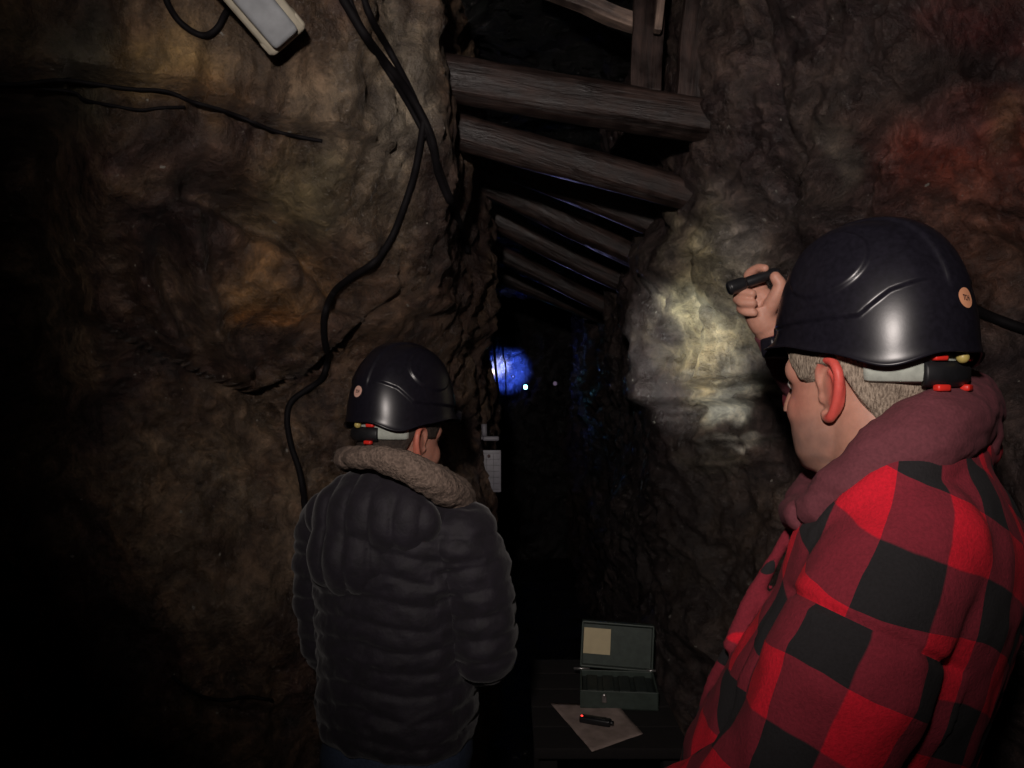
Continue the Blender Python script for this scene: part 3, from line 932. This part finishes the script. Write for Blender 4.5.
    sub('head_lamp', bm, M['helmet'])
    return shell

def hair(T, root, mat, back=-.07, ln=.006, seedv=0):
    """short hair: a shell over the skull that ends at a hairline"""
    bm = bmesh.new()
    NP, NE = 120, 60
    rows = []
    c = V((-.005, 0, .045)); r = V((.098+ln, .076+ln, .085+ln))
    def low(ph):  # elevation limit by direction
        a = abs((ph+PI) % (2*PI)-PI)*180/PI
        # front hairline, temple with sideburn, over the ear, nape
        return interp([(0, .060), (38, .058), (50, .050), (58, .026), (66, .010), (76, .012), (84, .030), (100, .026), (112, -.012), (126, -.044), (150, -.064), (180, back)], a)
    for k in range(NE):
        row = []
        for j in range(NP):
            ph = 2*PI*j/NP; zl = low(ph); z = lerp(zl, .045+r.z*.999, k/(NE-1))
            if z >= .045: rad = math.sqrt(max(0, 1-((z-.045)/r.z)**2))
            else: rad = interp([(-.10, .62), (-.06, .76), (-.02, .90), (.02, .975), (.045, 1)], z)
            x = c.x+r.x*rad*math.cos(ph); y = r.y*rad*math.sin(ph)
            p = V((x, y, z))
            t = 1 if k > 2 else -.006/ln+(1+.006/ln)*k/3
            nn = .0016*noise.noise(p*160+V((seedv, 0, 0)))+.002*noise.noise(p*45)
            d = V((math.cos(ph), math.sin(ph), 0))
            row.append(bm.verts.new(p+d*(nn-(1-min(1, t))*ln*.7)))
        rows.append(row)
    for a, b in zip(rows, rows[1:]):
        for j in range(NP): bm.faces.new((a[j], a[(j+1) % NP], b[(j+1) % NP], b[j]))
    for v in bm.verts: v.co = T @ v.co
    o = from_bm('hair', bm, mat); set_parent(o, root); return o

def soften_head(me, Ti, it=14):
    nb = {}
    sel = set()
    for v in me.vertices:
        p = Ti @ v.co
        if abs(p.x) < .14 and -.17 < p.z < .13 and (abs(p.y) < .066 or not (-.055 < p.x < .03 and -.06 < p.z < .06)): sel.add(v.index)
    for e in me.edges:
        a, b = e.vertices
        if a in sel: nb.setdefault(a, []).append(b)
        if b in sel: nb.setdefault(b, []).append(a)
    co = {}
    for _ in range(it):
        co = {i: sum((me.vertices[k].co for k in n), V((0, 0, 0)))/len(n) for i, n in nb.items()}
        for i, q in co.items():
            v = me.vertices[i]; p = Ti @ v.co
            k = .25 if (p.x > .07 and abs(p.y) < .03) else .6
            v.co = v.co.lerp(q, k)
    me.update()
def skin_attr(me, Ti, base, ear, stub, heavy=0):
    base, ear, stub = V(base), V(ear), V(stub)
    def fn(co):
        p = Ti @ co
        c = base.copy()
        if p.length < .2:
            w = sst(-.03, .03, p.x)*sst(-.015, -.055, p.z)*sst(-.16, -.125, p.z)
            w *= .8+.5*noise.noise(p*60)
            c = c.lerp(stub, max(0, min(1, w*.8)))
            chk = math.exp(-((p.x-.06)**2+(p.z+.01)**2)/.0009)
            c = c.lerp(ear, .22*chk)
            q = ((p.x+.012)/.036)**2+(p.z/.052)**2
            rimw = sst(.070, .084, abs(p.y)+p.x*-.25-.003)
            c = c.lerp(ear, sst(1.15, .8, q)*(.1+.9*rimw)*sst(.068, .074, abs(p.y)))
        return (*c, 1)
    color_attr(me, 'tint', fn)

def eyes(T, root):
    for s in (-1, 1):
        bm = bmesh.new(); ell(bm, T @ V((.0775, s*.031, .013)), (.0115,)*3, seg=20)
        for f in bm.faces:
            pass
        ip = T @ V((.0885, s*.031, .012)); ell(bm, ip, (.0035,)*3, seg=12, mi=1)
        o = from_bm('eye', bm, [M['eye'], M['ink']]); set_parent(o, root)

def legs(root, C, yaw, hip, mat, spread=.10, r0=.095, boots=True, fwd=0):
    """trousers and boots, body frame x forward y left"""
    T = Matrix.Translation((C.x, C.y, 0)) @ Matrix.Rotation(yaw, 4, 'Z')
    bm = bmesh.new()
    loft(bm, [(hip-.10, fwd, 0, .13, .17), (hip, fwd, 0, .15, .185), (hip+.10, fwd, 0, .14, .175)], 32, 2.3, T)
    for s in (-1, 1):
        tube(bm, [T @ V((fwd, s*.085, hip-.02)), T @ V((fwd+.02, s*spread, hip*.55)), T @ V((fwd-.02, s*(spread+.01), .09))], [r0, r0*.72, r0*.66], 24, 6)
    me = fuse(bm, .010, 4)
    displace(me, lambda c, n: .006*noise.noise(V((c.x*9, c.y*9, c.z*16))))
    o = link('trousers', me, mat); set_parent(o, root)
    for s in (-1, 1):
        bm = bmesh.new()
        a = V((fwd-.02, s*(spread+.01), 0))
        tube(bm, [T @ (a+V((0, 0, .05))), T @ (a+V((0, 0, .20)))], .058, 18, 3)
        ell(bm, T @ (a+V((.05, 0, .045))), (.13, .05, .045), Matrix.Rotation(yaw, 3, 'Z'))
        ell(bm, T @ (a+V((.12, 0, .038))), (.06, .048, .038), Matrix.Rotation(yaw, 3, 'Z'))
        box(bm, T @ (a+V((.05, 0, .012))), (.26, .09, .024), Matrix.Rotation(yaw, 3, 'Z'), .008)
        o = link('boot', fuse(bm, .006, 3), M['boot']); set_parent(o, root)
    return T

def body_torso(bm, T, rings, arms):
    loft(bm, rings, 28, 2.2, T)
    for pts, rr in arms: tube(bm, pts, rr, 18, 5)

# ---- the person in plaid, at the right
def person_plaid():
    hc = V((.528, 1.10, 1.615))
    yaw = R_(118)   # facing left and away
    TH = head_frame(hc+V((-.012, .010, -.004)), R_(121), R_(3), 0, 1.12); THi = TH.inverted()
    TM = head_frame(hc, yaw, R_(0), 0, 1.0)
    C = V((.522, 1.10, 0)); byaw = R_(180-42)
    TB = Matrix.Translation(C) @ Matrix.Rotation(byaw, 4, 'Z')
    root = empty('person', (C.x, C.y, 0))
    S = V((.475, .925, 1.425)); E = V((.345, .90, 1.15)); W = V((.235, 1.04, 1.03))
    S2 = V((.66, 1.27, 1.44)); E2 = V((.66, 1.44, 1.49)); W2 = P(768, 326, 1.345)
    # body
    bm = bmesh.new()
    head_parts(bm, TH, heavy=1)
    body_torso(bm, TB, [(.9, .05, 0, .11, .15), (1.1, .04, 0, .13, .16), (1.3, .0, 0, .11, .17), (1.44, -.02, 0, .08, .15), (1.50, -.03, 0, .05, .06)],
               [([S, E, W], [.05, .042, .03]), ([S2, E2, W2], [.05, .042, .028])])
    hand_generic(bm, W+(W-E).normalized()*.01, (W-E).normalized()+V((-.2, .4, .1)), (.3, .6, -.6), 1, .55)
    # right hand closed on the torch
    G = P(760, 285, 1.32); k = .001
    def g(u, v, w): return G+V((u*k, w*k, v*k))
    tail, headp = g(28, 22, 0), g(-54, -6, 0)
    tube(bm, [W2, g(12, -62, 22), g(8, -40, 24)], [.026, .026, .030], 18, 4)
    for (u, v, w, r) in ((4, -28, 26, 26), (-2, -12, 30, 24), (4, -2, 30, 20), (12, -20, 22, 20), (-8, -22, 30, 18)):
        ell(bm, g(u, v, w), (r*k, r*k*.7, r*k), seg=16)
    capsule(bm, [g(-2, 6, 36), g(-10, 22, 32), g(0, 31, 14), g(8, 29, -2)], [.0095, .009, .0085, .0075], 14, 5)      # index over the torch
    capsule(bm, [g(-10, -2, 38), g(-30, -2, 30), g(-30, -11, 8), g(-16, -16, -7)], [.010, .0095, .009, .008], 14, 5)     # middle
    capsule(bm, [g(-12, -18, 36), g(-32, -20, 26), g(-30, -30, 4), g(-15, -33, -8)], [.0095, .009, .0088, .008], 14, 5)   # ring
    capsule(bm, [g(-10, -34, 34), g(-27, -38, 24), g(-24, -47, 5), g(-12, -50, -5)], [.0088, .008, .0078, .007], 14, 5)     # little
    capsule(bm, [g(14, -52, 14), g(22, -28, -4), g(30, -4, -14), g(22, 12, -14)], [.015, .0135, .012, .010], 16, 5)    # thumb
    me = fuse(bm, .0026, 3)
    soften_head(me, THi)
    skin_attr(me, THi, (.50, .25, .18), (.68, .10, .08), (.26, .16, .13), 1)
    o = link('body', me, M['skin']); set_parent(o, root)
    eyes(TH, root)
    hair(TH, root, M['hair_grey'], -.066, .007)
    helmet(TM, root, M['sticker'])
    # hooded top: ring round the neck, high behind
    bm = bmesh.new()
    w = [P(806, 512, 1.04), P(838, 494, 1.0), P(884, 462, .98), P(926, 436, .99), P(954, 416, 1.06), P(962, 404, 1.18), P(925, 425, 1.27), P(870, 448, 1.30), P(822, 484, 1.26), P(800, 514, 1.14)]
    w.append(w[0])
    tube(bm, w, [.024, .034, .045, .052, .052, .050, .045, .04, .034, .026, .024], 26, 8, 1.0)
    ell(bm, P(966, 428, 1.10), (.035, .06, .06)); ell(bm, P(972, 402, 1.12), (.026, .05, .040))
    tube(bm, [P(890, 440, 1.13), P(895, 520, 1.12)], [.09, .13], 30, 4)
    # sleeve showing at the raised wrist
    dirw = (E2-W2).normalized()
    tube(bm, [W2+dirw*.004+V((.006, 0, 0)), W2+dirw*.06+V((.004, 0, 0)), W2+dirw*.16], [.034, .038, .048], 20, 5)
    me = fuse(bm, .005, 5)
    def hd(c, nn):
        return .005*noise.noise(c*22)+.003*ridge(V((c.x*14, c.y*14, c.z*30)), 2)
    displace(me, hd)
    o = link('hooded_top', me, M['hoodie']); set_parent(o, root)
    # jacket
    bm = bmesh.new()
    loft(bm, [(.74, .075, 0, .19, .215), (.80, .08, 0, .198, .225), (.95, .085, 0, .200, .230), (1.08, .06, 0, .192, .230), (1.20, .005, 0, .172, .228), (1.32, -.045, 0, .150, .22), (1.41, -.055, 0, .140, .195), (1.47, -.055, 0, .12, .15), (1.515, -.06, 0, .09, .10)], 56, 2.4, TB)
    ax = (E-S).normalized()
    capsule(bm, [S+V((.03, .03, -.01)), S.lerp(E, .35)+V((0, -.004, 0)), S.lerp(E, .8), E+V((0, .01, -.01))], [.090, .092, .085, .080], 30, 6)
    capsule(bm, [E, E.lerp(W, .5)+V((-.01, 0, -.02)), W], [.080, .073, .056], 26, 6)
    capsule(bm, [S2+V((-.03, -.03, 0)), S2.lerp(E2, .6), E2], [.095, .085, .075], 26, 5)
    capsule(bm, [E2, E2.lerp(W2, .45)], [.075, .062], 24, 4)
    # collar
    tube(bm, [P(812, 540, .99), P(838, 520, .97), P(885, 490, .94), P(935, 462, .97), P(975, 448, 1.06), P(980, 448, 1.2), P(930, 465, 1.3)], [.010, .018, .024, .026, .026, .02], 12, 6, 1.3)
    # placket edges
    tube(bm, [TB @ V((.06, .06, 1.38)), TB @ V((.10, .05, 1.32)), TB @ V((.24, .045, 1.1)), TB @ V((.285, .04, .78))], .010, 10, 6)
    tube(bm, [P(822, 492, 1.10), P(790, 532, 1.14), P(758, 588, 1.16), P(728, 650, 1.14)], .010, 10, 6)
    me = fuse(bm, .0055, 10)
    def jd(c, nn):
        w = .007*noise.noise(V((c.x*7, c.y*7, c.z*5)))
        t = (c-S).dot(ax); dd = ((c-S)-ax*t).length
        # seam where the sleeve is set in
        if dd < .14: w -= .007*math.exp(-((t-.11)/.006)**2)*sst(.135, .10, dd)
        # folds pulled towards the elbow
        if dd < .13 and t > .1: w += .007*ridge(V((c.x*5, c.y*5, c.z*11+t*6)), 2)*sst(.1, .2, t)
        w += .003*noise.noise(c*28)
        return w
    displace(me, jd)
    bmj = bmesh.new(); bmj.from_mesh(me)
    fs = []
    for f in bmj.faces:
        c = f.calc_center_median(); t = (c-S).dot(ax)
        if abs(t-.11) < .02 and ((c-S)-ax*t).length < .13: fs.append(f)
    geom = fs+list({e for f in fs for e in f.edges})+list({v for f in fs for v in f.verts})
    bmesh.ops.bisect_plane(bmj, geom=geom, plane_co=S+ax*.11, plane_no=ax, dist=1e-5)
    bmj.to_mesh(me); bmj.free(); me.update()
    vdir = V((0, -1, 0)); side = ax.cross(vdir).normalized(); frt = side.cross(ax)
    TBi = TB.inverted(); cl = .076
    fa = (W-E).normalized()
    def pat(co, ctr):
        t = (ctr-S).dot(ax); rad = (ctr-S)-ax*t
        p = TBi @ ctr
        cx_ = interp([(.8, .08), (1.08, .06), (1.2, .005), (1.32, -.045), (1.41, -.055)], p.z); rx_ = interp([(.95, .2), (1.2, .172), (1.32, .15), (1.41, .14)], p.z); ry_ = interp([(1.2, .229), (1.32, .22), (1.41, .195), (1.47, .15)], p.z)
        bd = ((abs((p.x-cx_)/rx_)**2.4+abs(p.y/ry_)**2.4)**(1/2.4)-1)*.17
        L_ = (E-S).length; tt = max(0, min(L_, t)); ad = ((ctr-S)-ax*tt).length-interp([(0, .090), (.35*L_, .092), (.8*L_, .084), (L_, .08)], tt)
        a_ = ad < bd and t > .11 and p.y > .05
        b_ = p.y > .02 and (ctr-W).length < .2 and (ctr-E).dot(fa) > 0
        t = (co-S).dot(ax); rad = (co-S)-ax*t; p = TBi @ co
        if a_:
            th = math.atan2(rad.dot(side), rad.dot(frt)) if rad.length > 1e-5 else 0
            return (th*.098+ph_s[0], t+ph_s[1], 0)
        if b_:
            t2 = (co-E).dot(fa); return ((co.z)*1.0+cl*20, t2+(E-S).length+cl*20.3, 0)
        # body: run round the torso, tipped a little
        th = math.atan2(p.y, p.x+.02)
        a = R_(-20); u = -(th-1.75)*.235; v = -(p.z-1.40)
        q = (TB @ V((0, 0, 0)))
        return (u*math.cos(a)+v*math.sin(a)+ph_b[0], v*math.cos(a)-u*math.sin(a)+ph_b[1], 0)
    ph_s = [0, 0]; ph_b = [0, 0]
    bj = BVHTree.FromPolygons([v.co for v in me.vertices], [p.vertices[:] for p in me.polygons])
    def at(px, py): return bj.ray_cast(CAM, (P(px, py, 1)-CAM).normalized())[0]
    # set the weave so the checks fall as they do on the coat
    q = at(824, 649); a_ = pat(q, S.lerp(E, .6)+V((0, -.09, 0))); q = at(850, 727); b_ = pat(q, S.lerp(E, .8)+V((0, -.085, 0)))
    nz_ = .006
    ph_s[0] = cl*21.5-a_[0]-nz_; ph_s[1] = cl*20.5-b_[1]-nz_
    q = at(906, 588); c_ = pat(q, q)
    ph_b[0] = cl*21.5-c_[0]-nz_; ph_b[1] = cl*21.5-c_[1]-nz_
    corner_attr(me, 'pat', pat)
    o = link('jacket', me, M['plaid']); set_parent(o, root); o['label'] = 'red and black buffalo check wool jacket'
    # torch held in the right hand, a thing of its own
    tr = empty('torch', (headp+tail)/2)
    dirt = (headp-tail).normalized()
    bm = bmesh.new()
    tube(bm, [tail, tail+dirt*.004, tail+dirt*.055, tail+dirt*.058], [.0085, .0095, .0095, .009], 24, 3, smooth_path=False)
    set_parent(from_bm('barrel', bm, M['torch']), tr)
    bm = bmesh.new(); tube(bm, [tail+dirt*.054, tail+dirt*.062, tail+dirt*.084, headp], [.009, .012, .0125, .0125], 24, 3, smooth_path=False)
    set_parent(from_bm('torch_head', bm, M['torch']), tr)
    bm = bmesh.new(); tube(bm, [headp-dirt*.001, headp+dirt*.002], .0105, 20, 2, smooth_path=False)
    set_parent(from_bm('lens', bm, M['helmet_trim']), tr)
    bm = bmesh.new(); tube(bm, [tail+dirt*.002, tail-dirt*.005], .006, 16, 2, smooth_path=False)
    set_parent(from_bm('tail_switch', bm, M['helmet_trim']), tr)
    tag(tr, 'small black torch held up by the person in plaid', 'torch')
    legs(root, C, byaw, .86, M['trousers'], .11, .10, fwd=.04)
    tag(root, 'person in red and black checked jacket and black helmet, raising a torch', 'person')
person_plaid()

# ---- the person in the puffer jacket, at the left
def person_puffer():
    hc = V((-.276, 1.85, 1.478))
    yaw = R_(90-40)
    TH = head_frame(hc+V((.0, .0, -.004)), yaw, R_(3), 0, 1.10); THi = TH.inverted()
    TM = head_frame(hc, yaw, R_(3), 0, 1.0)
    C = V((-.275, 1.80, 0)); byaw = R_(90-22)
    TB = Matrix.Translation(C) @ Matrix.Rotation(byaw, 4, 'Z')
    root = empty('person', (C.x, C.y, 0))
    SR = TB @ V((-.01, -.172, 1.26)); ER = P(484, 650, 1.72); WR = TB @ V((.16, -.12, .93))
    SL = TB @ V((-.01, .172, 1.26)); EL = P(332, 640, 1.86); WL = TB @ V((.16, .14, .93))
    bm = bmesh.new()
    head_parts(bm, TH)
    body_torso(bm, TB, [(.75, 0, 0, .09, .14), (.95, 0, 0, .09, .13), (1.15, 0, 0, .09, .15), (1.28, -.01, 0, .07, .14), (1.33, -.02, 0, .05, .06)],
               [([SR, ER, WR], [.045, .038, .027]), ([SL, EL, WL], [.045, .038, .027])])
    d1 = (WR-ER).normalized(); d2 = (WL-EL).normalized()
    hand_generic(bm, WR, d1+V((-.3, .2, 0)), TB.to_3x3() @ V((-.4, .9, 0)), 1, .5, .92)
    hand_generic(bm, WL, d2+V((.3, .2, 0)), TB.to_3x3() @ V((-.4, -.9, 0)), -1, .5, .92)
    me = fuse(bm, .003, 3)
    soften_head(me, THi)
    skin_attr(me, THi, (.48, .23, .165), (.62, .19, .13), (.40, .2, .15))
    o = link('body', me, M['skin']); set_parent(o, root)
    eyes(TH, root)
    hair(TH, root, M['hair_dark'], -.075, .007, 4)
    helmet(TM, root, M['sticker_pale'], sides=(-1,))
    # jacket
    bm = bmesh.new()
    loft(bm, [(.79, 0, 0, .145, .175), (.83, 0, 0, .152, .182), (.95, .01, 0, .152, .184), (1.10, .0, 0, .148, .190), (1.22, -.01, 0, .14, .198), (1.30, -.02, 0, .122, .185), (1.355, -.03, 0, .10, .145), (1.40, -.035, 0, .08, .09)], 50, 2.3, TB)
    capsule(bm, [SR, SR.lerp(ER, .5)+V((.012, 0, 0)), ER], [.085, .076, .066], 26, 6)
    capsule(bm, [ER, ER.lerp(WR, .5), WR], [.066, .058, .046], 22, 5)
    capsule(bm, [SL, SL.lerp(EL, .5)+V((-.01, 0, 0)), EL], [.085, .076, .066], 26, 6)
    capsule(bm, [EL, EL.lerp(WL, .5), WL], [.066, .058, .046], 22, 5)
    me = fuse(bm, .006, 8)
    arms = [(SR, ER), (SL, EL)]
    def quilt(c, nn):
        p = TB.inverted() @ c
        v = p.z+.10*abs(p.y)+.028*noise.noise(c*5)+.03*p.x
        best = 1e9
        for (a, b) in arms:
            d = (b-a).normalized(); t = (c-a).dot(d); r = ((c-a)-d*t).length
            if r < .105 and t > .04 and abs(p.y) > .15: v = -t+.01*noise.noise(c*6)
        s = abs(math.sin(PI*v/.052))
        return .0075*s**.6+.004*noise.noise(c*26)+.010*ridge(V((c.x*6, c.y*6, c.z*12)), 3)*.6
    displace(me, quilt)
    o = link('puffer_jacket', me, M['puffer']); set_parent(o, root); o['label'] = 'dark quilted puffer jacket'
    # hood lying on the back
    bm = bmesh.new()
    Rb = Matrix.Rotation(byaw, 3, 'Z')
    ell(bm, TB @ V((-.105, .005, 1.315)), (.068, .165, .088), Rb, 40)
    ell(bm, TB @ V((-.085, .0, 1.36)), (.06, .13, .06), Rb, 32)
    ell(bm, TB @ V((-.135, .05, 1.235)), (.05, .10, .085), Rb, 32)
    me = fuse(bm, .006, 5)
    def hq(c, nn):
        p = TB.inverted() @ c
        return .010*math.sqrt(abs(math.sin(PI*(p.y+.02*p.z)/.055)))+.005*noise.noise(c*20)
    displace(me, hq)
    o = link('hood', me, M['puffer']); set_parent(o, root)
    # fleece rim of the hood
    bm = bmesh.new()
    w = [P(352, 458, 1.72), P(362, 458, 1.66), P(380, 458, 1.63), P(410, 468, 1.62), P(438, 483, 1.65), P(455, 496, 1.72), P(462, 500, 1.80), P(458, 490, 1.92), P(440, 478, 2.0), P(400, 470, 2.0), P(365, 465, 1.95), P(348, 460, 1.84)]
    w.append(w[0])
    rr = [.024, .028, .034, .038, .042, .040, .036, .036, .034, .034, .034, .032, .030]
    tube(bm, w, rr, 22, 8, .9)
    me = fuse(bm, .005, 4)
    displace(me, lambda c, nn: .004*noise.noise(c*60)+.006*noise.noise(c*18))
    o = link('fleece_collar', me, M['fleece']); set_parent(o, root); o['label'] = 'grey brown fleece hood lining'
    legs(root, C, byaw, .74, M['jeans'], .085, .088)
    tag(root, 'person in dark quilted jacket and black helmet, seen from behind', 'person')
person_puffer()

# ------------------------------------------------------------------ lights and camera
def spot(name, loc, target, power, size, blend, col, rad=.03):
    l = bpy.data.lights.new(name, 'SPOT'); l.energy = power; l.spot_size = R_(size); l.spot_blend = blend
    l.color = col; l.shadow_soft_size = rad
    o = bpy.data.objects.new(name, l); COL.objects.link(o); o.location = loc
    o.rotation_euler = (V(target)-V(loc)).to_track_quat('-Z', 'Y').to_euler(); return o
def point(name, loc, power, col, rad=.02):
    l = bpy.data.lights.new(name, 'POINT'); l.energy = power; l.color = col; l.shadow_soft_size = rad
    o = bpy.data.objects.new(name, l); COL.objects.link(o); o.location = loc; return o
# head lamp of a visitor standing just behind the photographer
spot('visitor_head_lamp', (-.16, -.25, 2.03), (.26, 2.0, 1.90), 96, 80, 1.0, (1, .89, .83), .05)
# added spot by the left person's brow, unseen source, brightens the wet face
spot('wet_face_fill', (-.14, 2.03, 1.56), (.63, 2.50, 1.74), 42.0, 41, .8, (.97, 1, .95), .02)
# far blue lamp, lamp beam and added fill spots down the passage
spot('far_blue_lamp', P(514, 380, 6.35), P(506, 370, 6.9), 260, 50, 1, (.05, .13, 1), .02)
spot('far_pale_fill', P(499, 378, 6.3), P(499, 364, 7), 420, 24, 1, (.55, .65, 1), .02)  # added spot with no lamp behind it, whitens the left of the glow
spot('far_warm_fill', P(492, 376, 6.2), P(492, 372, 7), 1500, 8, 1, (1, .82, .55), .01)  # added warm spot, unseen source, makes the bright slit
spot('far_lamp_beam', P(530, 384, 5.7), (.30, 2.3, 2.26), 9, 12, 1, (.45, .45, 1), .03)

w = bpy.data.worlds.new('World'); scn.world = w; w.use_nodes = True
w.node_tree.nodes['Background'].inputs[0].default_value = (.5, .42, .5, 1)
w.node_tree.nodes['Background'].inputs[1].default_value = 0.0

cd = bpy.data.cameras.new('Camera'); cam = bpy.data.objects.new('Camera', cd); COL.objects.link(cam)
cam.location = CAM; cam.rotation_euler = (PI/2, 0, 0)
cd.sensor_width = 36; cd.lens = 36*F/1024; cd.clip_start = .02
scn.camera = cam
vs = scn.view_settings
vs.view_transform = 'Standard'; vs.look = 'None'; vs.exposure = 0; vs.gamma = 1; vs.use_curve_mapping = False
scn.cycles.use_denoising = True
